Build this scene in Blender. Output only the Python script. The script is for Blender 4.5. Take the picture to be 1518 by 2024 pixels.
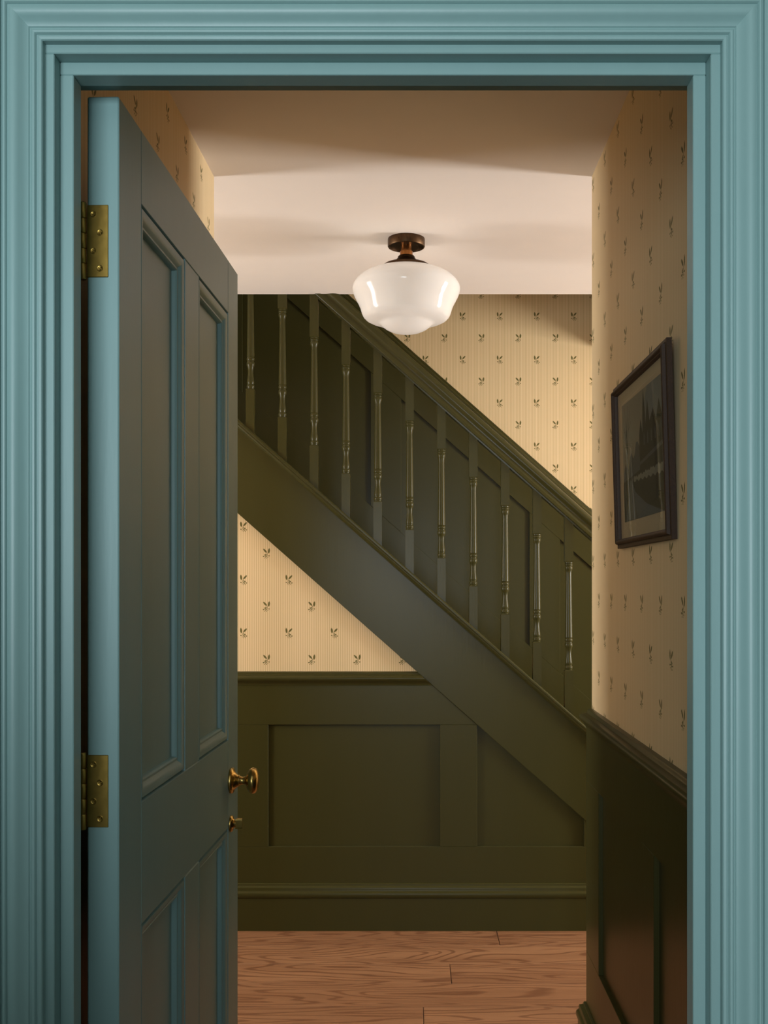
import bpy, bmesh, math, random
from mathutils import Vector, Matrix

random.seed(7)
scene = bpy.context.scene
COL = scene.collection
for o in list(bpy.data.objects):
    bpy.data.objects.remove(o, do_unlink=True)

# ------------------------------------------------------------------ camera
F_PX, VPX, VPY, CAM_Z = 2100.0, 818.0, 1158.0, 1.333
cd = bpy.data.cameras.new('camera')
cd.sensor_fit = 'HORIZONTAL'
cd.sensor_width = 36.0
cd.lens = F_PX / 1518.0 * 36.0
cd.shift_x = (759.0 - VPX) / 1518.0
cd.shift_y = (VPY - 1012.0) / 1518.0
cd.clip_start = 0.02
cam = bpy.data.objects.new('camera', cd)
cam.location = (0, 0, CAM_Z)
cam.rotation_euler = (math.pi / 2, 0, 0)
COL.objects.link(cam)
scene.camera = cam

# ------------------------------------------------------------------ world, lights, exposure
w = bpy.data.worlds.new('world')
scene.world = w
w.use_nodes = True
w.node_tree.nodes['Background'].inputs[0].default_value = (0.75, 0.88, 1.0, 1)
w.node_tree.nodes['Background'].inputs[1].default_value = 0.25

def area(name, loc, target, sx, sy, power, color):
    l = bpy.data.lights.new(name, 'AREA')
    l.shape = 'RECTANGLE'; l.size = sx; l.size_y = sy
    l.energy = power; l.color = color
    o = bpy.data.objects.new(name, l)
    o.location = loc
    d = Vector(target) - Vector(loc)
    o.rotation_euler = d.to_track_quat('-Z', 'Y').to_euler()
    COL.objects.link(o)
    return o

# daylight coming in at the openings of the two rooms
area('daylight_hall_east', (3.42, 3.56, 1.45), (0, 3.56, 1.45), 0.52, 1.20, 128, (0.99, 0.98, 0.95))
area('daylight_hall_west', (-2.42, 3.20, 1.50), (0, 3.26, 1.35), 0.42, 1.10, 40, (0.99, 0.98, 0.95))
area('daylight_landing', (-2.2, 4.60, 3.7), (0.6, 4.7, 2.9), 0.7, 0.9, 6, (0.80, 0.92, 1.0))
area('daylight_room', (-0.72, -2.60, 1.35), (-0.60, 1.0, 1.35), 1.6, 1.3, 126, (0.82, 0.93, 1.0))

vs = scene.view_settings
scene.display_settings.display_device = 'sRGB'
vs.view_transform = 'Standard'
vs.look = 'None'
vs.exposure = 0.0
vs.gamma = 1.0
vs.use_curve_mapping = False

# ------------------------------------------------------------------ materials
def s2l(c):
    return tuple((x / 255 / 12.92) if x <= 10 else (((x / 255) + 0.055) / 1.055) ** 2.4 for x in c)

class NT:
    """small helper to write node trees"""
    def __init__(self, name):
        self.m = bpy.data.materials.new(name)
        self.m.use_nodes = True
        self.t = self.m.node_tree
        self.b = self.t.nodes['Principled BSDF']
    def n(self, kind, **kw):
        nd = self.t.nodes.new(kind)
        for k, v in kw.items():
            setattr(nd, k, v)
        return nd
    def put(self, sock, v):
        if isinstance(v, bpy.types.NodeSocket):
            self.t.links.new(v, sock)
        else:
            sock.default_value = v
    def math(self, op, a, b=0.0, c=None):
        nd = self.n('ShaderNodeMath', operation=op)
        self.put(nd.inputs[0], a); self.put(nd.inputs[1], b)
        if c is not None: self.put(nd.inputs[2], c)
        return nd.outputs[0]
    def mix(self, f, a, b):
        nd = self.n('ShaderNodeMix', data_type='RGBA')
        self.put(nd.inputs[0], f)
        self.put(nd.inputs[6], a if isinstance(a, bpy.types.NodeSocket) else (*a, 1))
        self.put(nd.inputs[7], b if isinstance(b, bpy.types.NodeSocket) else (*b, 1))
        return nd.outputs[2]
    def ramp(self, f, lo, hi):
        nd = self.n('ShaderNodeMapRange', interpolation_type='SMOOTHSTEP')
        self.put(nd.inputs[0], f); nd.inputs[1].default_value = lo; nd.inputs[2].default_value = hi
        return nd.outputs[0]
    def noise(self, vec, scale, detail=2.0, rough=0.5, dist=0.0):
        nd = self.n('ShaderNodeTexNoise')
        if vec is not None: self.put(nd.inputs['Vector'], vec)
        nd.inputs['Scale'].default_value = scale
        nd.inputs['Detail'].default_value = detail
        nd.inputs['Roughness'].default_value = rough
        nd.inputs['Distortion'].default_value = dist
        return nd.outputs['Fac']
    def obj(self):
        return self.n('ShaderNodeTexCoord').outputs['Object']
    def bump(self, h, dist, strength=1.0):
        nd = self.n('ShaderNodeBump')
        nd.inputs['Distance'].default_value = dist
        nd.inputs['Strength'].default_value = strength
        self.put(nd.inputs['Height'], h)
        self.t.links.new(nd.outputs[0], self.b.inputs['Normal'])
    def color(self, v): self.put(self.b.inputs['Base Color'], v if isinstance(v, bpy.types.NodeSocket) else (*v, 1))
    def rough(self, v): self.put(self.b.inputs['Roughness'], v)
    def metal(self, v): self.put(self.b.inputs['Metallic'], v)

def paint(name, rgb, rough, bump=0.0004, var=0.06, brush=(1, 1, 0.12)):
    t = NT(name)
    c = s2l(rgb)
    mp = t.n('ShaderNodeMapping'); t.put(mp.inputs[0], t.obj())
    mp.inputs['Scale'].default_value = brush
    v = t.noise(mp.outputs[0], 14, 3)
    t.color(t.mix(v, tuple(x * (1 - var) for x in c), tuple(min(1, x * (1 + var)) for x in c)))
    t.rough(rough)
    if bump:
        t.bump(t.noise(mp.outputs[0], 160, 2), bump, 0.35)
    return t.m

M = {}
M['teal'] = paint('teal_eggshell_paint', (126, 158, 156), 0.42)
M['green'] = paint('olive_eggshell_paint', (58, 55, 26), 0.30)
M['green'].node_tree.nodes['Principled BSDF'].inputs['Specular IOR Level'].default_value = 0.18
M['ceiling'] = paint('ceiling_paint', (236, 226, 218), 0.85, 0.0003, 0.015, (1, 1, 1))
M['plaster'] = paint('plain_wall_paint', (150, 160, 155), 0.8, 0.0003, 0.02, (1, 1, 1))
M['roomfloor'] = paint('dark_room_floor', (70, 60, 50), 0.6)

def metal(name, rgb, rough, var=0.15):
    t = NT(name)
    c = s2l(rgb)
    v = t.noise(t.obj(), 90, 3, 0.6)
    t.color(t.mix(v, tuple(x * (1 - var) for x in c), tuple(min(1, x * (1 + var)) for x in c)))
    t.metal(1.0)
    t.rough(t.math('MULTIPLY_ADD', v, 0.12, rough - 0.06))
    return t.m
M['brass'] = metal('satin_brass', (156, 128, 64), 0.36)
M['knobbrass'] = metal('polished_antique_brass', (196, 162, 92), 0.24)
M['bronze'] = metal('dark_antique_bronze', (80, 60, 42), 0.42, 0.3)
M['copper'] = metal('warm_copper_brass', (150, 98, 54), 0.30)

def make_opal():
    t = NT('opal_glass')
    t.color(s2l((253, 251, 249)))
    t.rough(0.08)
    tl = t.n('ShaderNodeBsdfTranslucent'); tl.inputs[0].default_value = (0.98, 0.97, 0.96, 1)
    mx = t.n('ShaderNodeMixShader'); mx.inputs[0].default_value = 0.5
    out = t.t.nodes['Material Output']
    t.t.links.new(t.b.outputs[0], mx.inputs[1]); t.t.links.new(tl.outputs[0], mx.inputs[2])
    t.t.links.new(mx.outputs[0], out.inputs[0])
    return t.m
M['opal'] = make_opal()

def make_glass():
    t = NT('picture_glass')
    nt = t.t
    out = nt.nodes['Material Output']
    tr = t.n('ShaderNodeBsdfTransparent'); gl = t.n('ShaderNodeBsdfGlossy')
    gl.inputs['Roughness'].default_value = 0.0
    fr = t.n('ShaderNodeFresnel'); fr.inputs[0].default_value = 1.5
    mx = t.n('ShaderNodeMixShader')
    gm = t.n('ShaderNodeNewGeometry')
    k = t.math('MULTIPLY', fr.outputs[0], t.math('SUBTRACT', 1.0, gm.outputs['Backfacing']))
    nt.links.new(k, mx.inputs[0]); nt.links.new(tr.outputs[0], mx.inputs[1]); nt.links.new(gl.outputs[0], mx.inputs[2])
    nt.links.new(mx.outputs[0], out.inputs[0])
    return t.m
M['glass'] = make_glass()

# wallpaper: fine pinstripe with leaf-and-berry sprigs in a half drop repeat
PU, PV = 0.1765, 0.2067
MOTIF = [  # cx, cy, rx, ry, angle  (millimetres, sprig centre = 0,0; y up)
    (-8.0, 10.0, 4.0, 10.2, 8), (7.2, 10.8, 3.7, 10.2, -42),
    (-1.2, -1.0, 0.8, 6.5, -10), (3.0, -3.5, 2.3, 3.0, 25), (7.4, -5.6, 2.6, 2.2, -30), (4.4, -8.0, 2.0, 1.6, 0),
    (-8.8, -9.0, 2.5, 2.2, 0), (-5.0, -8.6, 3.4, 0.8, 10), (13.0, -11.4, 2.8, 2.2, 15),
    (9.2, -11.0, 3.6, 0.8, 0), (0.2, -11.0, 0.8, 6.0, 8), (5.6, -14.6, 0.8, 6.0, 42),
    (-3.8, -14.6, 1.6, 1.7, 0), (1.6, -18.4, 1.7, 1.5, 0), (9.4, -18.2, 1.5, 1.3, 0), (3.4, -10.6, 4.6, 0.8, -40),
]
def wallpaper(name, axis, sign, u0, v0):
    t = NT(name)
    sep = t.n('ShaderNodeSeparateXYZ'); t.put(sep.inputs[0], t.obj())
    u = t.math('MULTIPLY', sep.outputs[axis], float(sign)); v = sep.outputs[2]
    u0 = u0 * sign
    def local(x, x0, p):
        f = t.math('FRACT', t.math('ADD', t.math('DIVIDE', t.math('SUBTRACT', x, x0), p), 100.5))
        return t.math('MULTIPLY', t.math('SUBTRACT', f, 0.5), p)
    ua, va = local(u, u0, PU), local(v, v0, PV)
    ub, vb = local(u, u0 + PU / 2, PU), local(v, v0 + PV / 2, PV)
    isA = t.math('LESS_THAN', t.math('ABSOLUTE', ua), PU / 4)
    def sel(a, b):
        return t.math('ADD', b, t.math('MULTIPLY', isA, t.math('SUBTRACT', a, b)))
    uu = sel(ua, t.math('MULTIPLY', ub, -1.0)); vv = sel(va, vb)
    cmb = t.n('ShaderNodeCombineXYZ'); t.put(cmb.inputs[0], uu); t.put(cmb.inputs[1], vv)
    wob = t.noise(cmb.outputs[0], 900, 1)
    acc = None
    for k, (cx, cy, rx, ry, ang) in enumerate(MOTIF):
        mp = t.n('ShaderNodeMapping', vector_type='TEXTURE')
        t.put(mp.inputs[0], cmb.outputs[0])
        mp.inputs['Location'].default_value = (cx * .001 - .002, cy * .001, 0)
        mp.inputs['Rotation'].default_value = (0, 0, math.radians(ang))
        mp.inputs['Scale'].default_value = (rx * .001, ry * .001, 1)
        ln = t.n('ShaderNodeVectorMath', operation='LENGTH'); t.put(ln.inputs[0], mp.outputs[0])
        d = ln.outputs['Value']
        if k < 2:
            d = t.math('ADD', d, t.math('MULTIPLY', t.math('SUBTRACT', wob, 0.5), 0.9))
        acc = d if acc is None else t.math('MINIMUM', acc, d)
    ink = t.math('SUBTRACT', 1.0, t.ramp(acc, 0.82, 1.12))
    # pinstripe
    st = t.math('SINE', t.math('MULTIPLY', u, 2 * math.pi / 0.0071))
    stf = t.ramp(st, -0.7, 0.9)
    base = t.mix(stf, s2l((194, 168, 124)), s2l((224, 201, 160)))
    blot = t.noise(t.obj(), 3.0, 3)
    base = t.mix(t.math('MULTIPLY', blot, 0.12), base, s2l((205, 172, 130)))
    inkc = t.mix(wob, s2l((72, 66, 22)), s2l((104, 96, 34)))
    t.color(t.mix(ink, base, inkc))
    t.rough(0.75)
    return t.m
M['paper_spandrel'] = wallpaper('wallpaper_spandrel', 0, 1, (481.5 - 818) / 508.0, 1.333 + (1158 - 1146.5) / 508.0)
M['paper_far'] = wallpaper('wallpaper_stair', 0, 1, (914.6 - 818) * 5.06 / 2100, 1.333 + (1158 - 625.5) * 5.06 / 2100)
M['paper_right'] = wallpaper('wallpaper_right', 1, -1, 2.735, 2.431)
M['paper_left'] = wallpaper('wallpaper_left', 1, 1, 2.595, 2.408)

def make_oak():
    t = NT('oiled_oak_plank')
    oi = t.n('ShaderNodeObjectInfo')
    off = t.n('ShaderNodeCombineXYZ')
    t.put(off.inputs[0], t.math('MULTIPLY', oi.outputs['Random'], 37.0))
    t.put(off.inputs[1], t.math('MULTIPLY', oi.outputs['Random'], 11.0))
    add = t.n('ShaderNodeVectorMath', operation='ADD')
    t.put(add.inputs[0], t.obj()); t.put(add.inputs[1], off.outputs[0])
    p = add.outputs[0]
    m1 = t.n('ShaderNodeMapping'); t.put(m1.inputs[0], p); m1.inputs['Scale'].default_value = (1.0, 10, 1)
    big = t.noise(m1.outputs[0], 1.5, 3, 0.55, 0.4)
    m2 = t.n('ShaderNodeMapping'); t.put(m2.inputs[0], p); m2.inputs['Scale'].default_value = (5, 150, 1)
    fine = t.noise(m2.outputs[0], 2.2, 4, 0.65)
    # cathedral figure: contour lines of a stretched smooth field
    m3 = t.n('ShaderNodeMapping'); t.put(m3.inputs[0], p); m3.inputs['Scale'].default_value = (1.3, 8.5, 1)
    fld = t.noise(m3.outputs[0], 1.0, 1.5, 0.45, 0.25)
    ring = t.math('SINE', t.math('MULTIPLY', fld, 95.0))
    ringf = t.ramp(ring, 0.25, 1.0)
    kn = t.n('ShaderNodeTexVoronoi'); kn.inputs['Scale'].default_value = 1.0
    m4 = t.n('ShaderNodeMapping'); t.put(m4.inputs[0], p); m4.inputs['Scale'].default_value = (1.5, 4.2, 1)
    t.put(kn.inputs['Vector'], m4.outputs[0])
    knot = t.math('SUBTRACT', 1.0, t.ramp(kn.outputs['Distance'], 0.035, 0.075))
    a = t.mix(big, s2l((126, 86, 56)), s2l((186, 138, 98)))
    a = t.mix(t.math('MULTIPLY', fine, 0.62), a, s2l((96, 56, 32)))
    a = t.mix(t.math('MULTIPLY', ringf, 0.6), a, s2l((86, 48, 26)))
    a = t.mix(t.math('MULTIPLY', knot, 0.85), a, s2l((48, 28, 16)))
    hv = t.math('MULTIPLY_ADD', oi.outputs['Random'], 0.30, 0.0)
    a = t.mix(hv, a, s2l((98, 58, 34)))
    t.color(a)
    t.rough(t.math('MULTIPLY_ADD', fine, 0.25, 0.34))
    t.bump(t.math('SUBTRACT', fine, t.math('MULTIPLY', ringf, 0.5)), 0.0006, 0.5)
    return t.m
M['oak'] = make_oak()

def make_framewood():
    t = NT('dark_carved_oak')
    mp = t.n('ShaderNodeMapping'); t.put(mp.inputs[0], t.obj()); mp.inputs['Scale'].default_value = (1, 1, 1)
    v = t.noise(mp.outputs[0], 260, 4, 0.7)
    t.color(t.mix(v, s2l((24, 14, 8)), s2l((76, 52, 32))))
    t.rough(t.math('MULTIPLY_ADD', v, 0.3, 0.42))
    t.b.inputs['Specular IOR Level'].default_value = 0.3
    t.bump(v, 0.0012, 0.7)
    return t.m
M['framewood'] = make_framewood()
M['mat'] = paint('ivory_mount_board', (176, 160, 130), 0.9, 0, 0.03, (1, 1, 1))
def flat(name, rgb, var=0.2, sc=60):
    t = NT(name); c = s2l(rgb)
    v = t.noise(t.obj(), sc, 4, 0.7)
    t.color(t.mix(v, tuple(x * (1 - var) for x in c), tuple(min(1, x * (1 + var)) for x in c)))
    t.rough(0.8)
    return t.m
M['p_sky'] = flat('print_pale_sky', (128, 122, 104), .12, 20)
M['p_cloud'] = flat('print_grey_sky', (104, 108, 104), .15, 20)
M['p_dark'] = flat('print_dark_green', (36, 36, 24), .5, 90)
M['p_mid'] = flat('print_mid_grey', (72, 76, 74), .3, 80)
M['p_road'] = flat('print_blue_grey', (76, 84, 86), .18, 50)
M['p_snow'] = flat('print_pale_foam', (118, 118, 104), .3, 120)

# ------------------------------------------------------------------ mesh helpers
def link(name, bm, mat, parent=None, smooth=False):
    bmesh.ops.recalc_face_normals(bm, faces=bm.faces[:])
    me = bpy.data.meshes.new(name)
    bm.to_mesh(me); bm.free()
    for m in (mat if isinstance(mat, (list, tuple)) else [mat]):
        me.materials.append(m)
    o = bpy.data.objects.new(name, me)
    COL.objects.link(o)
    if parent: o.parent = parent
    if smooth:
        for p in me.polygons: p.use_smooth = True
        me.set_sharp_from_angle(angle=math.radians(smooth if smooth is not True else 40))
    return o

def bevel(bm, r, seg=1):
    if r > 0:
        bmesh.ops.bevel(bm, geom=bm.edges[:], offset=r, segments=seg, profile=0.5, affect='EDGES', clamp_overlap=True)

def box_bm(x0, x1, y0, y1, z0, z1, r=0.0, seg=1):
    bm = bmesh.new()
    vs_ = [bm.verts.new((x, y, z)) for x in (x0, x1) for y in (y0, y1) for z in (z0, z1)]
    for f in ((0, 1, 3, 2), (4, 6, 7, 5), (0, 4, 5, 1), (2, 3, 7, 6), (0, 2, 6, 4), (1, 5, 7, 3)):
        bm.faces.new([vs_[i] for i in f])
    bevel(bm, r, seg)
    return bm

def box(name, mat, parent, x0, x1, y0, y1, z0, z1, r=0.0, seg=1):
    return link(name, box_bm(x0, x1, y0, y1, z0, z1, r, seg), mat, parent)

def prism_bm(poly, y0, y1, r=0.0, axis='y'):
    """polygon in XZ extruded along Y (axis='y') or polygon in YZ extruded along X (axis='x')
    or polygon in XY extruded along Z (axis='z')"""
    bm = bmesh.new()
    def P(a, b, c):
        return (a, c, b) if axis == 'y' else ((c, a, b) if axis == 'x' else (a, b, c))
    A = [bm.verts.new(P(a, b, y0)) for a, b in poly]
    B = [bm.verts.new(P(a, b, y1)) for a, b in poly]
    n = len(poly)
    bm.faces.new(A); bm.faces.new(B[::-1])
    for i in range(n):
        bm.faces.new((A[i], B[i], B[(i + 1) % n], A[(i + 1) % n]))
    bevel(bm, r)
    return bm

def prism(name, mat, parent, poly, y0, y1, r=0.0, axis='y'):
    return link(name, prism_bm(poly, y0, y1, r, axis), mat, parent)

def rings(profile, path, N, closed=False):
    """profile rings at every path vertex with mitres; a along N x t, b along N"""
    path = [Vector(p) for p in path]; N = Vector(N).normalized()
    n = len(path); out = []
    for i in range(n):
        tp = (path[i] - path[i - 1]).normalized() if (closed or i > 0) else None
        tn = (path[(i + 1) % n] - path[i]).normalized() if (closed or i < n - 1) else None
        if tp is None: tp = tn
        if tn is None: tn = tp
        s1, s2 = N.cross(tp), N.cross(tn)
        m = (s1 + s2) / (1 + s1.dot(s2))
        out.append([path[i] + m * a + N * b for a, b in profile])
    return out

def skin_rings(rs, closed=False):
    bm = bmesh.new()
    V = [[bm.verts.new(p) for p in r] for r in rs]
    n = len(V); k = len(V[0])
    for i in range(n if closed else n - 1):
        A, B = V[i], V[(i + 1) % n]
        for j in range(k):
            bm.faces.new((A[j], A[(j + 1) % k], B[(j + 1) % k], B[j]))
    if not closed:
        bm.faces.new(V[0]); bm.faces.new(V[-1][::-1])
    return bm

def sweep(name, mat, parent, profile, path, N, closed=False, smooth=35):
    return link(name, skin_rings(rings(profile, path, N, closed), closed), mat, parent, smooth)

def lathe_bm(profile, seg=32, bm=None, axis='z', origin=(0, 0, 0)):
    """profile (r, h); axis z or -y (h pointing to -y)"""
    bm = bm or bmesh.new()
    o = Vector(origin)
    R = []
    for r, h in profile:
        if r < 1e-6:
            p = Vector((0, 0, h)) if axis == 'z' else Vector((0, -h, 0))
            R.append([bm.verts.new(o + p)])
        else:
            row = []
            for i in range(seg):
                a = 2 * math.pi * i / seg
                p = Vector((r * math.cos(a), r * math.sin(a), h)) if axis == 'z' else Vector((r * math.cos(a), -h, r * math.sin(a)))
                row.append(bm.verts.new(o + p))
            R.append(row)
    for A, B in zip(R, R[1:]):
        for i in range(seg):
            j = (i + 1) % seg
            if len(A) == 1 and len(B) == 1: continue
            if len(A) == 1: bm.faces.new((A[0], B[i], B[j]))
            elif len(B) == 1: bm.faces.new((A[i], A[j], B[0]))
            else: bm.faces.new((A[i], A[j], B[j], B[i]))
    for row in (R[0], R[-1]):
        if len(row) > 1: bm.faces.new(row)
    return bm

def empty(name, loc=(0, 0, 0), rot=(0, 0, 0), parent=None):
    o = bpy.data.objects.new(name, None)
    o.location = loc; o.rotation_euler = rot
    o.empty_display_size = 0.1
    COL.objects.link(o)
    if parent: o.parent = parent
    return o

def tag(o, label=None, cat=None, group=None, kind=None):
    if label: o['label'] = label
    if cat: o['category'] = cat
    if group: o['group'] = group
    if kind: o['kind'] = kind
    return o

def arc(cx, cy, r, a0, a1, n):
    return [(cx + r * math.cos(math.radians(a0 + (a1 - a0) * i / n)), cy + r * math.sin(math.radians(a0 + (a1 - a0) * i / n))) for i in range(n + 1)]

# ------------------------------------------------------------------ key dimensions (metres)
Y_FW0, Y_FW1 = 1.383, 1.487          # doorway wall, room face / hall face
X_L, X_R, Y_C = -0.5517, 0.4916, 2.933   # corridor walls and their outer corners
L_SLOPE = 0.0162
CEIL = 2.463
Y_B = 4.136                           # papered wall under the stair
Y_F = 5.060                           # wall on the far side of the stair
X_W, X_E = -2.50, 3.50                # ends of the cross hall
SL = 0.883                            # stair pitch
def cap_top(x): return 1.378 - SL * x
def str_bot(x): return 1.0112 - SL * x
TILT = math.atan(SL)

# ------------------------------------------------------------------ floor of oak planks
fl = box('floor', M['roomfloor'], None, X_W, X_E, Y_FW1, Y_F, -0.06, -0.0205)
tag(fl, 'oak plank floor of the hallway', None, None, 'structure')
PW = 0.1905
rows = []
y_edges = [4.330, 4.1355, 3.942, 3.747, 3.561, 3.364]
while y_edges[-1] > 1.50: y_edges.append(y_edges[-1] - PW)
y_edges = [y_edges[0] + PW * k for k in range(4, 0, -1)] + y_edges
y_edges[-1] = Y_FW1
joints = {3.942: .3195, 3.561: .1267, 3.364 - PW: .030}
plank_cache = {}
for a, b in zip(y_edges, y_edges[1:]):
    y1, y0 = min(a, Y_F), b
    if y1 - y0 < 0.02: continue
    j = None
    for k, v in joints.items():
        if abs(b - k) < 1e-3: j = v
    if j is None: j = random.choice([1.1, 1.35, -1.05, 1.5, -1.3])
    xs = [j]
    while xs[0] > X_W: xs.insert(0, xs[0] - 2.2)
    while xs[-1] < X_E: xs.append(xs[-1] + 2.2)
    xs = [max(X_W, min(X_E, x)) for x in xs]
    for x0, x1 in zip(xs, xs[1:]):
        L, W = round(x1 - x0, 4), round(y1 - y0, 4)
        if L < 0.01: continue
        g = 0.0011
        if (L, W) not in plank_cache:
            bm = box_bm(-L / 2 + g, L / 2 - g, -W / 2 + g, W / 2 - g, -0.020, 0.0, 0.0012)
            o = link('plank', bm, M['oak'], fl)
            plank_cache[(L, W)] = o.data
        else:
            o = bpy.data.objects.new('plank', plank_cache[(L, W)]); COL.objects.link(o); o.parent = fl
        o.location = ((x0 + x1) / 2, (y0 + y1) / 2, random.uniform(-0.0004, 0.0002))
tag(box('floor_room', M['roomfloor'], None, -2.6, 2.6, -2.7, Y_FW1, -0.06, 0.0), 'dark floor of the room before the doorway', None, None, 'structure')

# ------------------------------------------------------------------ ceiling
bm = box_bm(X_W, X_E, Y_FW1, 4.116, CEIL, CEIL + 0.26)
b2 = box_bm(0.88, X_E, 4.116, Y_F, CEIL, CEIL + 0.26)
me_ = bpy.data.meshes.new('t'); b2.to_mesh(me_); b2.free(); bm.from_mesh(me_); bpy.data.meshes.remove(me_)
tag(link('ceiling', bm, M['ceiling']), 'off white painted hallway ceiling', None, None, 'structure')
tag(box('ceiling_stairwell', M['ceiling'], None, X_W, 0.88, 4.0, Y_F, 4.60, 4.7), None, None, None, 'structure')
tag(box('ceiling_room', M['ceiling'], None, -2.6, 2.6, -2.7, Y_FW1, 2.65, 2.75), None, None, None, 'structure')

# ------------------------------------------------------------------ walls
# corridor walls: solid blocks with papered faces
wl = prism('wall_left', M['paper_left'], None,
           [(X_W, Y_FW1), (X_L - L_SLOPE * (Y_C - Y_FW1), Y_FW1), (X_L, Y_C), (X_W, Y_C)], 0, CEIL, axis='z')
tag(wl, 'papered corridor wall behind the open door', None, None, 'structure')
wr = prism('wall_right', M['paper_right'], None,
           [(X_R, Y_FW1), (X_E, Y_FW1), (X_E, Y_C), (X_R, Y_C)], 0, CEIL, axis='z')
tag(wr, 'papered corridor wall carrying the framed picture', None, None, 'structure')
# wall under the stair (spandrel)
xa, xb = X_W, 1.30
def mid(x): return 1.12 - SL * x
wb = prism('wall_back', M['paper_spandrel'], None,
           [(xa, 0), (1.26, 0), (1.26, max(0.01, mid(1.26))), (-1.30, mid(-1.30)), (xa, mid(-1.30))], Y_B, Y_B + 0.05)
tag(wb, 'papered spandrel wall under the stair', None, None, 'structure')
# far stair wall
wf = box('wall_stair', M['paper_far'], None, X_W, X_E, Y_F, Y_F + 0.1, 0, 4.6)
tag(wf, 'papered wall on the far side of the stair', None, None, 'structure')
# upper stairwell
tag(box('wall_stairwell_near', M['ceiling'], None, X_W, 0.88, 4.0, 4.114, CEIL + 0.262, 4.6), None, None, None, 'structure')
tag(box('wall_stairwell_end', M['ceiling'], None, 0.88, 0.98, 4.0, Y_F, CEIL + 0.262, 4.6), None, None, None, 'structure')

def wall_with_opening(name, mat, x0, x1, ylo, yhi, zhi, oy0, oy1, oz0, oz1, z0=0.0):
    bm = bmesh.new()
    for (a, b, c, d) in ((ylo, oy0, z0, zhi), (oy1, yhi, z0, zhi), (oy0, oy1, z0, oz0), (oy0, oy1, oz1, zhi)):
        if b - a < 1e-4 or d - c < 1e-4: continue
        t_ = box_bm(x0, x1, a, b, c, d); m_ = bpy.data.meshes.new('t'); t_.to_mesh(m_); t_.free(); bm.from_mesh(m_); bpy.data.meshes.remove(m_)
    return tag(link(name, bm, mat), None, None, None, 'structure')
wall_with_opening('wall_east', M['ceiling'], X_E, X_E + 0.12, Y_C, Y_F, CEIL, 3.26, 3.86, 0.80, 2.10)
wall_with_opening('wall_west', M['ceiling'], X_W - 0.12, X_W, Y_C, Y_F, 4.6, 2.97, 3.47, 0.92, 2.08)

def window(name, x, y0, y1, z0, z1):
    t = empty(name, (x, (y0 + y1) / 2, z0))
    tag(t, None, None, None, 'structure')
    hw = (y1 - y0) / 2; h = z1 - z0
    for s in (-1, 1):
        box('frame_jamb', M['ceiling'], t, -.03, .03, s * hw - .025, s * hw + .025, 0, h, .003)
    box('frame_sill', M['ceiling'], t, -.06, .06, -hw, hw, -.03, .03, .003)
    box('frame_head', M['ceiling'], t, -.03, .03, -hw, hw, h - .03, h + .03, .003)
    return t
window('window_1', X_E + .07, 3.26, 3.86, 0.80, 2.10)
window('window_2', X_W - .07, 2.97, 3.47, 0.92, 2.08)

# room in front of the doorway
tag(box('wall_room_left', M['plaster'], None, -2.7, -2.6, -2.7, Y_FW1, 0, 2.65), None, None, None, 'structure')
tag(box('wall_room_right', M['plaster'], None, 2.6, 2.7, -2.7, Y_FW1, 0, 2.65), None, None, None, 'structure')
bm = bmesh.new()
for (a, b, c, d) in ((-2.6, -1.57, 0, 2.65), (0.13, 2.6, 0, 2.65), (-1.57, 0.13, 0, .65), (-1.57, 0.13, 2.05, 2.65)):
    t_ = box_bm(a, b, -2.8, -2.7, c, d); m_ = bpy.data.meshes.new('t'); t_.to_mesh(m_); t_.free(); bm.from_mesh(m_); bpy.data.meshes.remove(m_)
tag(link('wall_room_back', bm, M['plaster']), None, None, None, 'structure')

tag(box('wall_added_for_shade', M['plaster'], None, -2.6, -0.25, -0.36, -0.26, 0, 1.26), None, None, None, 'structure')  # unseen low wall, added to shade the lower left of the door frame
# doorway wall
OX0, OX1, OZ = -0.494, 0.412, 2.052   # rough opening
bm = bmesh.new()
for (a, b, c, d) in ((-2.6, OX0, 0, 2.65), (OX1, 2.6, 0, 2.65), (OX0, OX1, OZ, 2.65)):
    t_ = box_bm(a, b, Y_FW0, Y_FW1, c, d); m_ = bpy.data.meshes.new('t'); t_.to_mesh(m_); t_.free(); bm.from_mesh(m_); bpy.data.meshes.remove(m_)
tag(link('wall_front', bm, M['teal']), 'blue green painted wall around the doorway', None, None, 'structure')

# ------------------------------------------------------------------ door frame: lining, stops, architrave
JX0, JX1, JZ = -0.468, 0.3865, 2.0258   # lining faces
SX0, SX1, SZ = -0.450, 0.3693, 2.0087   # stop faces
trim = empty('trim_1', (0, Y_FW0, 0))
tag(trim, 'blue green moulded door frame around the opening', None, None, 'structure')
def fb(name, x0, x1, y0, y1, z0, z1, r=0.0012):
    return box(name, M['teal'], trim, x0, x1, y0 - Y_FW0, y1 - Y_FW0, z0, z1, r)
fb('lining_jamb', OX0, JX0, Y_FW0 - .0004, Y_FW1, 0, JZ)
fb('lining_jamb', JX1, OX1, Y_FW0 - .0004, Y_FW1, 0, JZ)
fb('lining_head', OX0, OX1, Y_FW0 - .0004, Y_FW1, JZ, OZ)
fb('door_stop', JX0, SX0, 1.405, 1.437, 0, SZ)
fb('door_stop', SX1, JX1, 1.405, 1.437, 0, SZ)
fb('door_stop', JX0, JX1, 1.405, 1.437, SZ, JZ)
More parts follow.
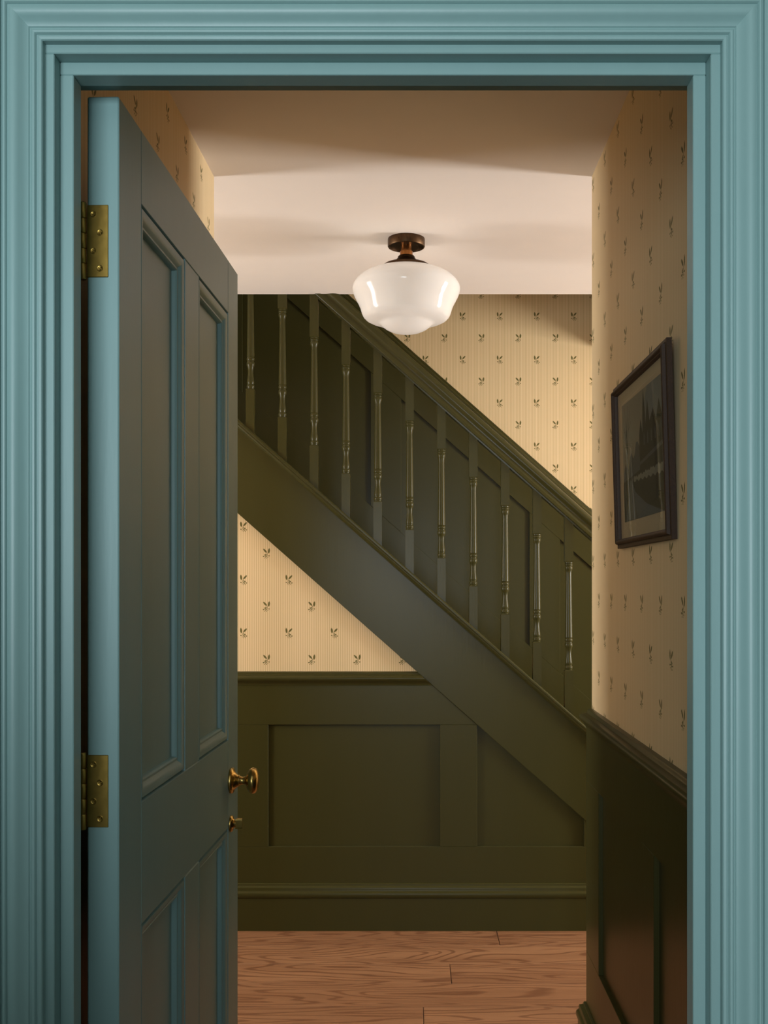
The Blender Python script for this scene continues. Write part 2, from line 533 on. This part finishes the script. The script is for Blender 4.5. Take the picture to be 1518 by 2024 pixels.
AP = [(0, 0), (0, .0108), (.0012, .0125), (.0046, .0132), (.0058, .0126), (.0062, .0112), (.0075, .0112), (.0080, .0128),
      (.0095, .0146), (.0118, .0150), (.0135, .0142), (.0142, .0128), (.0158, .0126), (.0170, .0142), (.0200, .0152),
      (.0235, .0172), (.0270, .0205), (.0300, .0232), (.0335, .0248), (.0375, .0250), (.0395, .0242), (.0402, .0222),
      (.0414, .0220), (.0420, .0238), (.0436, .0256), (.0456, .0258), (.0470, .0246), (.0474, .0222), (.0488, .0222),
      (.0494, .0262), (.0510, .0276), (.0700, .0280), (.0716, .0266), (.0718, 0)]
AX0, AX1, AZ = -0.4795, 0.3985, 2.0370
rs = rings(AP, [(AX0, 0, 0), (AX0, 0, AZ), (AX1, 0, AZ), (AX1, 0, 0)], (0, -1, 0))
for i in range(3):
    link('architrave', skin_rings(rs[i:i + 2]), M['teal'], trim, 30)

# ------------------------------------------------------------------ dado rails, skirtings
DADO = [(0, 0), (.004, -.0005), (.0095, -.0030), (.0112, -.0065), (.0115, -.0105), (.0130, -.0130), (.0180, -.0145),
        (.0240, -.0165), (.0285, -.0200), (.0308, -.0250), (.0305, -.0300), (.0280, -.0345), (.0240, -.0385),
        (.0190, -.0440), (.0155, -.0500), (.0150, -.0540), (0, -.0540)]
DZ = 0.995
WP = 0.0136    # wainscot stands proud of the paper by this much
SK = [(0, .180), (.004, .1795), (.0070, .1770), (.0075, .1720), (.0110, .1690), (.0165, .1660), (.0180, .1610), (.0175, .1560),
      (.0195, .1520), (.0235, .1480), (.0250, .1420), (.0245, .1340), (.0225, .1285), (.0200, .1270), (.0200, 0), (0, 0)]
def wall_trim(name, profile, path, z, mat=M['green'], label=None):
    o = sweep(name, mat, None, profile, [(x, y, z) for x, y in path], (0, 0, 1))
    return tag(o, label, None, None, 'structure')
XLf = X_L - L_SLOPE * (Y_C - Y_FW1)
wall_trim('trim_2', DADO, [(X_R, Y_FW1), (X_R, Y_C), (X_E, Y_C)], DZ, label='dark olive dado rail turning the corner below the picture')
wall_trim('trim_3', DADO, [(X_W, Y_C), (X_L, Y_C), (XLf, Y_FW1)], DZ, label='dark olive dado rail behind the door')
wall_trim('baseboard_right', SK, [(X_R - WP, Y_FW1), (X_R - WP, Y_C + WP), (X_E, Y_C + WP)], 0, label='dark olive skirting at the corridor corner')
wall_trim('baseboard_left', SK, [(X_W, Y_C + WP), (X_L + WP, Y_C + WP), (XLf + WP, Y_FW1)], 0, label='dark olive skirting behind the door')
# back dado, cut on the slope of the stair string
Y_WF = Y_B - 0.0136                      # face of the panelling frame
rr = rings([(a, b) for a, b in DADO], [(0.012, Y_B, 1.0), (X_W, Y_B, 1.0)], (0, 0, 1))
for p in rr[0]:
    p.x = (1.0112 - p.z) / SL
tag(link('trim_4', skin_rings(rr), M['green'], None, 35), 'dark olive dado rail below the papered triangle', None, None, 'structure')
wall_trim('baseboard_back', SK, [(1.145, Y_WF), (X_W, Y_WF)], 0, label='dark olive skirting along the stair panelling')

# wainscot boards: parts of the walls
BV = 0.0010
def board(name, poly, wall, y0, y1, axis='y', r=BV):
    return prism(name, M['green'], wall, poly, y0, y1, r, axis)
# back wall panelling (frame + recessed panels), in XZ
zt, zb, zd, zs = 0.794, 0.321, 0.948, 0.15
def sx(z): return (1.0112 - z) / SL      # x of the string's lower edge at height z
yf0, yf1 = Y_WF, Y_B - 0.0002
cols = [(-2.143, -1.476), (-1.333, -0.708 - .02), (-0.565, 0.102)]
cols = [(-2.041, -1.374), (-1.303, -0.708), (-0.565, 0.102)]
board('top_rail', [(X_W, zt), (sx(zt) - .001, zt), (sx(zd), zd), (X_W, zd)], wb, yf0, yf1)
board('bottom_rail', [(X_W, zs), (sx(zs) - .001, zs), (sx(zb), zb), (X_W, zb)], wb, yf0, yf1)
prev = X_W
for c0, c1 in cols:
    board('stile', [(prev, zb), (c0, zb), (c0, zt), (prev, zt)], wb, yf0, yf1)
    prev = c1
board('stile', [(0.102, zb), (0.2453, zb), (0.2453, zt), (0.102, zt)], wb, yf0, yf1)
board('stile', [(0.661, zb), (sx(zb) - .001, zb), (0.661, str_bot(0.661))], wb, yf0, yf1)
for c0, c1 in cols:
    box('panel', M['green'], wb, c0 - .002, c1 + .002, Y_B - .0026, Y_B - .0001, zb - .002, zt + .002)
board('panel', [(0.2433, zb - .002), (0.663, zb - .002), (0.663, str_bot(.663)), (0.2433, str_bot(.2433))], wb, Y_B - .0026, Y_B - .0001, r=0)

# right and left corridor panelling, in YZ
def corridor_panels(wall, X, sgn, cols, y_end, shear=0.0):
    """sgn -1: boards stand out towards -X; +1 towards +X"""
    def bd(name, ya, yb, za, zb_, t0, t1, r=BV):
        bm = box_bm(0, 1, ya, yb, za, zb_)
        for v in bm.verts:
            base = X + shear * (v.co.y - Y_C)
            v.co.x = base + sgn * (t0 if v.co.x < .5 else t1)
        bevel(bm, r)
        return link(name, bm, M['green'], wall)
    bd('top_rail', Y_FW1, y_end, .796, .944, .0002, WP)
    bd('bottom_rail', Y_FW1, y_end, .15, .324, .0002, WP)
    prev = y_end
    for c1, c0 in cols:                 # from far to near
        bd('stile', c1, prev, .324, .796, .0002, WP)
        bd('panel', c0 - .002, c1 + .002, .322, .798, .0001, .0022, 0)
        prev = c0
    if prev > Y_FW1 + .01: bd('stile', Y_FW1, prev, .324, .796, .0002, WP)
corridor_panels(wr, X_R, -1, [(2.750, 2.230), (2.118, 1.600)], Y_C + WP)
corridor_panels(wl, X_L, 1, [(2.750, 2.230), (2.118, 1.600)], Y_C + WP, L_SLOPE)
# return faces of the corner boards
box('end_board', M['green'], wr, X_R - WP + .0005, X_E, Y_C + .0002, Y_C + WP - .0004, .15, .944)
box('end_board', M['green'], wl, X_W, X_L + WP - .0005, Y_C + .0002, Y_C + WP - .0004, .15, .944)

# far stair wall panelling, sloped
FS = 0.885
def fz(c): return lambda x: c - FS * x
z_pb, z_pt, z_dt = fz(1.533), fz(2.168), fz(2.445)
FY0, FY1 = Y_F - 0.0136, Y_F - 0.0002
def sloped(name, x0, x1, f0, f1, y0=FY0, y1=FY1, r=BV):
    return prism(name, M['green'], wf, [(x0, f0(x0)), (x1, f0(x1)), (x1, f1(x1)), (x0, f1(x0))], y0, y1, r)
XA, XB = -1.72, 1.46
sloped('top_rail', XA, XB, z_pt, fz(2.39))
sloped('wall_string', XA, XB, fz(1.10), z_pb)
far_cols = [(-1.570, -0.960), (-0.815, -0.205), (-0.060, 0.549), (0.694, 1.303)]
prev = XA
for c0, c1 in far_cols:
    sloped('stile', prev, c0, z_pb, z_pt)
    sloped('panel', c0 - .002, c1 + .002, z_pb, z_pt, Y_F - .0026, Y_F - .0001, 0)
    prev = c1
sloped('stile', prev, XB, z_pb, z_pt)
o = sweep('trim_5', M['green'], None, [(-z, n) for n, z in DADO], [(XB, Y_F, z_dt(XB)), (XA, Y_F, z_dt(XA))], (0, -1, 0))
tag(o, 'sloping dark olive dado rail on the far stair wall', None, None, 'structure')

# ------------------------------------------------------------------ staircase
st = empty('staircase', (1.47, 4.13, 0))
tag(st, 'dark olive painted staircase with turned balusters rising behind the panelling', 'staircase')
SO = Vector((1.47, 4.13, 0))
def rel(o):
    o.data.transform(Matrix.Translation(-SO)); return o
Y_S0, Y_S1 = 4.1205, 4.150
x_hi = -1.45
rel(prism('outer_string', M['green'], st,
          [(1.145, 0.0), (1.50, 0.0), (1.50, cap_top(1.50) - .035), (x_hi, cap_top(x_hi) - .035), (x_hi, str_bot(x_hi))], Y_S0, Y_S1, .0012))
# string capping: moulded rail along the slope
CAPP = [(0, .014), (.0015, .024), (.005, .0275), (.010, .0275), (.0125, .0255), (.015, .0262), (.018, .0262), (.022, .0235), (.025, .019), (.0265, .0165), (.0300, .0160),
        (.0300, -.028), (.005, -.028), (0, -.026)]
p0, p1 = 1.44, x_hi
yc = 4.1335
rel(sweep('string_capping', M['green'], st, CAPP, [(p0, yc, cap_top(p0)), (p1, yc, cap_top(p1))], (0, -1, 0)))
# handrail
def hb(x): return 2.1175 - SL * x
HH = 0.0715 / math.cos(TILT)
half = [(0, 0), (.0008, .008), (.003, .016), (.007, .0225), (.013, .0275), (.020, .0295), (.026, .0285), (.031, .0255), (.036, .0225), (.043, .0215),
        (.049, .0230), (.0525, .0265), (.0550, .0275), (.0640, .0275), (.0660, .0260), (.0665, .0190), (.0715, .0185)]
HP = half + [(a, -b) for a, b in half[::-1][:-1]]
rel(sweep('handrail', M['green'], st, HP, [(p0, yc, hb(p0) + HH), (p1, yc, hb(p1) + HH)], (0, -1, 0)))
# balusters
TURN = [(0, 15.2), (8, 15.2), (12, 13), (15, 14.8), (20, 15.6), (25, 15), (28, 13.6), (31, 13.8), (36, 14.9), (46, 15.2), (55, 14), (64, 12.4), (76, 11.5), (100, 11.3),
        (300, 12.7), (500, 14.2), (565, 14.9), (571, 13), (576, 14.4), (584, 15.7), (592, 15), (598, 13), (604, 13), (609, 14.8), (620, 15.8), (632, 15.4), (640, 13.4), (650, 11.8), (668, 10.7),
        (690, 10.6), (720, 11.9), (750, 13.8), (766, 14.2), (772, 12.6), (777, 12.8), (781, 14.6), (788, 15.7), (797, 15.2), (803, 13.4), (810, 13.4)]
def baluster_mesh():
    h = 0.0165
    zb0, zb1, zt0 = 0.0, 0.1595, 0.5785
    prof = [(r * .001, zt0 - t * (zt0 - zb1) / 810) for t, r in TURN][::-1]
    bm = lathe_bm(prof, 20)
    def block(pts_lo, pts_hi):
        A = [bm.verts.new(p) for p in pts_lo]; B = [bm.verts.new(p) for p in pts_hi]
        bm.faces.new(A); bm.faces.new(B)
        for i in range(4): bm.faces.new((A[i], A[(i + 1) % 4], B[(i + 1) % 4], B[i]))
    c = [(-h, -h), (h, -h), (h, h), (-h, h)]
    i_ = h - .002
    ci = [(-i_, -i_), (i_, -i_), (i_, i_), (-i_, i_)]
    # lower block, foot cut on the pitch, top chamfered
    block([(x, y, -SL * x - .004) for x, y in c], [(x, y, zb1 - .003) for x, y in c])
    block([(x, y, zb1 - .003) for x, y in c], [(x, y, zb1 + .0005) for x, y in ci])
    block([(x, y, zt0 - .0005) for x, y in ci], [(x, y, zt0 + .003) for x, y in c])
    block([(x, y, zt0 + .003) for x, y in c], [(x, y, hb(0) - cap_top(0) - SL * x + .004) for x, y in c])
    return bm
bal = link('baluster', baluster_mesh(), M['green'], st, 32)
for i in range(-5, 16):
    x = -0.635 + 0.1237 * i
    o = bal if i == -5 else bal.copy()
    if i != -5: COL.objects.link(o)
    o.parent = st
    o.location = (x - SO.x, yc - SO.y, cap_top(x))
# treads and risers
RISE = 0.1989; GO = RISE / SL
tread_m = riser_m = None
for k in range(1, 14):
    xn = 1.22 - (k - 1) * GO
    if tread_m is None:
        t_ = box('tread', M['oak'], st, -GO - .02, .02, -.45, .45, -.025, 0, .004); tread_m = t_.data
        r_ = box('riser', M['green'], st, -.018, 0, -.45, .45, -RISE, -.025); riser_m = r_.data
    else:
        t_ = bpy.data.objects.new('tread', tread_m); COL.objects.link(t_); t_.parent = st
        r_ = bpy.data.objects.new('riser', riser_m); COL.objects.link(r_); r_.parent = st
    t_.location = (xn - SO.x, 4.603 - SO.y, k * RISE); r_.location = (xn - SO.x, 4.603 - SO.y, k * RISE)
# bottom newel post
nb = lathe_bm([(.058, 1.30), (.062, 1.315), (.06, 1.33), (.045, 1.35), (.05, 1.37), (.045, 1.40), (0, 1.415)], 24)
t_ = box_bm(-.046, .046, -.046, .046, 0, 1.30, .004); m_ = bpy.data.meshes.new('t'); t_.to_mesh(m_); t_.free(); nb.from_mesh(m_); bpy.data.meshes.remove(m_)
nw = link('newel_post', nb, M['green'], st, 35); nw.location = (1.49 - SO.x, yc - SO.y, 0)

# ------------------------------------------------------------------ door leaf
DW, DT, DTOP = 0.851, 0.0447, 2.0198
door = empty('door_1', (-0.4137, 1.490, 0.006), (0, 0, math.radians(90 - 1.73)))
tag(door, 'blue green four panel door standing open into the hallway', None, None, 'structure')
ZO = -0.006
def db(name, x0, x1, z0, z1, y0=0.0, y1=DT, r=.0017, mat='teal', parent=door):
    return box(name, M[mat], parent, x0, x1, y0, y1, z0 + ZO, z1 + ZO, r)
a0, a1, b0, b1 = .110, .378, .484, .748
db('hinge_stile', 0, a0, .006, DTOP)
db('lock_stile', b1, DW, .006, DTOP)
Z1, Z2, Z3, Z4 = .230, .822, 1.008, 1.9077
db('top_rail', a0, b1, Z4, DTOP)
db('lock_rail', a0, b1, Z2, Z3)
db('bottom_rail', a0, b1, .006, Z1)
db('muntin', a1, b0, Z3, Z4)
db('muntin', a1, b0, Z1, Z2)
MP = [(0, .0002), (.0010, -.0060), (.0032, -.0060), (.0046, -.0006), (.0085, -.0006), (.0130, -.0016), (.0175, -.0042), (.0210, -.0076), (.0228, -.0086),
      (.0240, -.0072), (.0268, -.0072), (.0285, -.0088), (.0295, -.0120), (.0298, -.0200), (0, -.0200)]
for (x0, x1) in ((a0, a1), (b0, b1)):
    for (z0, z1) in ((Z1, Z2), (Z3, Z4)):
        db('panel', x0, x1, z0, z1, .0165, DT - .0165, 0)
        for face in (0, 1):
            if face == 0:
                path = [(x0, 0, z1 + ZO), (x0, 0, z0 + ZO), (x1, 0, z0 + ZO), (x1, 0, z1 + ZO)]; N = (0, -1, 0)
            else:
                path = [(x0, DT, z1 + ZO), (x1, DT, z1 + ZO), (x1, DT, z0 + ZO), (x0, DT, z0 + ZO)]; N = (0, 1, 0)
            sweep('panel_moulding', M['teal'], door, MP, path, N, True, 30)
# hinges
hl = None
for zc in (1.8166, 1.045, 0.25):
    lf = link('hinge', box_bm(-.0012, .002, DT - .0300, DT + .0005, -.0508, .0508, .0008), M['brass'], door)
    lf.location = (0, 0, zc + ZO)
    lf['label'] = 'satin brass butt hinge'
    ks = [(-.054, -.032), (-.0315, -.011), (-.0105, .0105), (.011, .0315), (.032, .054)]
    for k0, k1 in ks:
        kb = lathe_bm([(.0050, k0), (.0056, k0 + .0012), (.0056, k1 - .0012), (.0050, k1)], 16)
        o = link('hinge_knuckle', kb, M['brass'], lf, 40); o.location = (-.001, DT + .0062, 0)
    for j, (dy, dz) in enumerate(((.0092, .0375), (.0185, .0118), (.0092, -.0140), (.0185, -.0385))):
        sb = lathe_bm([(.0046, -.0002), (.0046, .0004), (.0038, .0009), (.0022, .0005), (.0012, -.0001), (0, -.0002)], 16)
        for a in (0, 90):
            t_ = box_bm(-.0030, .0030, -.0005, .0005, .0004, .0011); bmesh.ops.rotate(t_, verts=t_.verts[:], matrix=Matrix.Rotation(math.radians(a + 20 * j), 3, 'Z'))
            m_ = bpy.data.meshes.new('t'); t_.to_mesh(m_); t_.free(); sb.from_mesh(m_); bpy.data.meshes.remove(m_)
        bmesh.ops.rotate(sb, verts=sb.verts[:], matrix=Matrix.Rotation(math.radians(-90), 3, 'Y'))
        o = link('screw', sb, M['brass'], lf, 35); o.location = (-.0012, DT - dy, dz)
# knob and thumb turn on both faces
KNOB = [(.0, .0), (.0270, .0), (.0275, .0015), (.0272, .0045), (.0255, .0066), (.0215, .0078), (.0185, .0095), (.0155, .0125), (.0128, .0165), (.0118, .0178), (.0125, .0188), (.0120, .0203),
        (.0098, .0212), (.0084, .0240), (.0080, .0280), (.0086, .0318), (.0108, .0336), (.0120, .0346), (.0140, .0352), (.0185, .0368), (.0232, .0400), (.0265, .0445), (.0275, .0490), (.0262, .0535), (.0218, .0572), (.0150, .0596), (.0075, .0606), (0, .0608)]
kn = link('door_knob', lathe_bm(KNOB, 40, axis='-y'), M['knobbrass'], door, 38)
kn.location = (.772, 0, .9187 + ZO); kn['label'] = 'antique brass mushroom door knob'
kn2 = kn.copy(); COL.objects.link(kn2); kn2.parent = door
kn2.location = (.772, DT, .9187 + ZO); kn2.rotation_euler = (0, 0, math.pi)
TR = [(0, 0), (.0175, 0), (.0178, .0012), (.0172, .0034), (.0155, .0050), (.0125, .0058), (.0100, .0066), (.0082, .0090), (.0070, .0120), (0, .0120)]
tr = link('thumb_turn', lathe_bm(TR, 32, axis='-y'), M['knobbrass'], door, 38)
tr.location = (.772, 0, .827 + ZO); tr['label'] = 'antique brass thumb turn'
tb = prism_bm([(-.0035, -.0075), (-.0035, .0075), (-.003, .0108), (.003, .0108), (.0035, .0075), (.0035, -.0075), (.003, -.0108), (-.003, -.0108)], -.0255, -.0105, .0008)
tp = link('turn_grip', tb, M['knobbrass'], tr)

# ------------------------------------------------------------------ ceiling light
lx, ly = -0.0245, 3.460
cl = empty('ceiling_light', (lx, ly, CEIL))
tag(cl, 'opal glass schoolhouse ceiling light on a dark bronze mount', 'ceiling light')
def LZ(prof): return [(r, z - CEIL) for r, z in prof]
cn = link('canopy', lathe_bm(LZ([(0, CEIL - .0002), (.0600, CEIL - .0002), (.0605, 2.4600), (.0605, 2.4385), (.0590, 2.4360), (.0560, 2.4350), (.0545, 2.4365), (.0545, 2.4400), (0, 2.4400)]), 48), M['bronze'], cl, 38)
for a in (-115, 20):
    s = lathe_bm([(.0025, 0), (.0025, .001), (.0016, .0018), (0, .0018)], 12, axis='-y')
    o = link('screw', s, M['bronze'], cn, 35)
    o.location = (.0605 * math.cos(math.radians(a)), .0605 * math.sin(math.radians(a)), -.014)
    o.rotation_euler = (0, 0, math.radians(a + 90))
link('stem', lathe_bm(LZ([(.0175, 2.440), (.0175, 2.4235), (.0185, 2.4225), (.0208, 2.4215), (.0208, 2.405), (0, 2.405), (0, 2.44)][:5]), 32), M['copper'], cl, 38)
gal = link('gallery', lathe_bm(LZ([(.0180, 2.4075), (.0255, 2.4065), (.0280, 2.4035), (.0285, 2.3995), (.0310, 2.3970), (.0345, 2.3925), (.0400, 2.3870), (.0480, 2.3825), (.0580, 2.3800), (.0660, 2.3785), (.0730, 2.3765), (.0775, 2.3730), (.0790, 2.3690), (.0790, 2.3600), (.0765, 2.3600), (.0765, 2.370), (0.018, 2.3770)]), 48), M['bronze'], cl, 38)
for a in (-35, 85, 205):
    s = lathe_bm([(.0020, -.004), (.0020, .003), (.0036, .003), (.0036, .008), (0, .008)], 12, axis='-y')
    o = link('thumb_screw', s, M['bronze'], gal, 35)
    o.location = (.0785 * math.cos(math.radians(a)), .0785 * math.sin(math.radians(a)), 2.3640 - CEIL)
    o.rotation_euler = (0, 0, math.radians(a + 90))
SH = [(.0740, 2.3690), (.0740, 2.3640), (.0800, 2.3630), (.0950, 2.3600), (.1150, 2.3545), (.1350, 2.3460), (.1530, 2.3350), (.1660, 2.3220), (.1735, 2.3090), (.1752, 2.2990), (.1738, 2.2890),
      (.1690, 2.2760), (.1620, 2.2620), (.1555, 2.2500), (.1505, 2.2390), (.1475, 2.2290), (.1445, 2.2190), (.1400, 2.2100), (.1320, 2.2020), (.1210, 2.1965), (.1080, 2.1930), (.0960, 2.1905), (.0880, 2.1880), (.0830, 2.1840),
      (.0770, 2.1780), (.0660, 2.1700), (.0480, 2.1615), (.0260, 2.1565), (0, 2.1550)]
link('shade', lathe_bm(LZ(SH)[:], 72), M['opal'], cl, 60)

# ------------------------------------------------------------------ framed picture
PWD, PHT = 0.527, 0.376
pic = empty('framed_picture', (X_R - .0006, (2.506 + 1.979) / 2, 1.4205), (0.0285, 0, -math.pi / 2))
tag(pic, 'dark carved wood frame with a gloomy landscape print behind glass on papered wall', 'picture')
FPR = [(0, 0), (0, .0095), (.0008, .0105), (.0070, .0112), (.0076, .0096), (.0088, .0096), (.0094, .0140), (.0110, .0172), (.0135, .0188), (.0160, .0184), (.0180, .0160), (.0188, .0135), (.0200, .0130), (.0212, .0112), (.0215, .0080), (.0215, 0)]
hw = PWD / 2
path = [(-hw, 0, PHT), (-hw, 0, 0), (hw, 0, 0), (hw, 0, PHT)]
rs = rings(FPR, path, (0, -1, 0), True)
for i in range(4):
    link('frame_member', skin_rings([rs[i], rs[(i + 1) % 4]]), M['framewood'], pic, 30)
FWd = .0205
box('backing', M['framewood'], pic, -hw + FWd, hw - FWd, -.0030, -.0005, FWd, PHT - FWd)
box('mount', M['mat'], pic, -hw + FWd, hw - FWd, -.0042, -.0032, FWd, PHT - FWd)
pu0, pu1, pv0, pv1 = -hw + .066, hw - .040, .058, PHT - .052
PWu, PHv = pu1 - pu0, pv1 - pv0
bm = bmesh.new()
def poly(pts, mi, lay):
    vs_ = [bm.verts.new((pu0 + a * PWu, -.0043 - lay * .00004, pv0 + b * PHv)) for a, b in pts]
    f = bm.faces.new(vs_); f.material_index = mi
poly([(0, 0), (1, 0), (1, 1), (0, 1)], 0, 0)
poly([(.45, .45), (1, .45), (1, 1), (.62, 1), (.5, .8)], 1, 1)
# bare tree
poly([(.10, .35), (.125, .35), (.125, .60), (.11, .85), (.10, .60)], 2, 2)
for (x0, y0, x1, y1) in ((.11, .6, .03, .9), (.115, .58, .2, .92), (.11, .68, .07, .96), (.115, .7, .15, .97), (.07, .75, .02, .8), (.16, .76, .23, .82), (.09, .7, .13, .86)):
    poly([(x0 - .004, y0), (x0 + .004, y0), (x1 + .0015, y1), (x1 - .0015, y1)], 2, 3)
# wooded bank
bank = [(0, .30)] + [(.02 + i * .04, .42 + .05 * math.sin(i * 1.7) + .02 * i) for i in range(11)] + [(.46, .62), (1, .62), (1, .30)]
poly(bank, 3, 4)
# spired building with gables
poly([(.42, .34), (.42, .66), (.46, .78), (.50, .66), (.51, .84), (.535, 1.0), (.56, .84), (.57, .72), (.62, .90), (.66, .72), (.74, .80), (.80, .70), (.86, .84), (.92, .70), (1, .72), (1, .30), (.42, .30)], 2, 5)
for i in range(6):
    poly([(.52 + .08 * i, .56), (.545 + .08 * i, .56), (.545 + .08 * i, .63), (.5325 + .08 * i, .66), (.52 + .08 * i, .63)], 3, 6)
# low walls and hedge bank
poly([(.0, .0), (1, 0), (1, .46), (.55, .40), (.2, .36), (0, .34)], 2, 7)
poly([(.30, .40), (1, .50), (1, .535), (.30, .425)], 3, 8)
foam = [(.26, .318)] + [(.26 + .74 * i / 40, .345 + .008 * math.sin(i * 2.1) + .006 * math.sin(i * .9) + .02 * i / 40) for i in range(41)] + [(1 - .74 * i / 30, .285 + .03 * (i / 30) + .012 * math.sin(i * 1.7)) for i in range(30)]
poly(foam, 5, 9)
# road
poly([(.04, 0), (.92, 0), (.55, .10), (.30, .22), (.20, .335), (.17, .335), (.12, .2)], 4, 10)
poly([(.30, 0), (.34, 0), (.21, .30), (.205, .30)], 3, 11)
link('print', bm, [M['p_sky'], M['p_cloud'], M['p_dark'], M['p_mid'], M['p_road'], M['p_snow']], pic)
box('glass_pane', M['glass'], pic, -hw + FWd, hw - FWd, -.0078, -.0058, FWd, PHT - FWd)
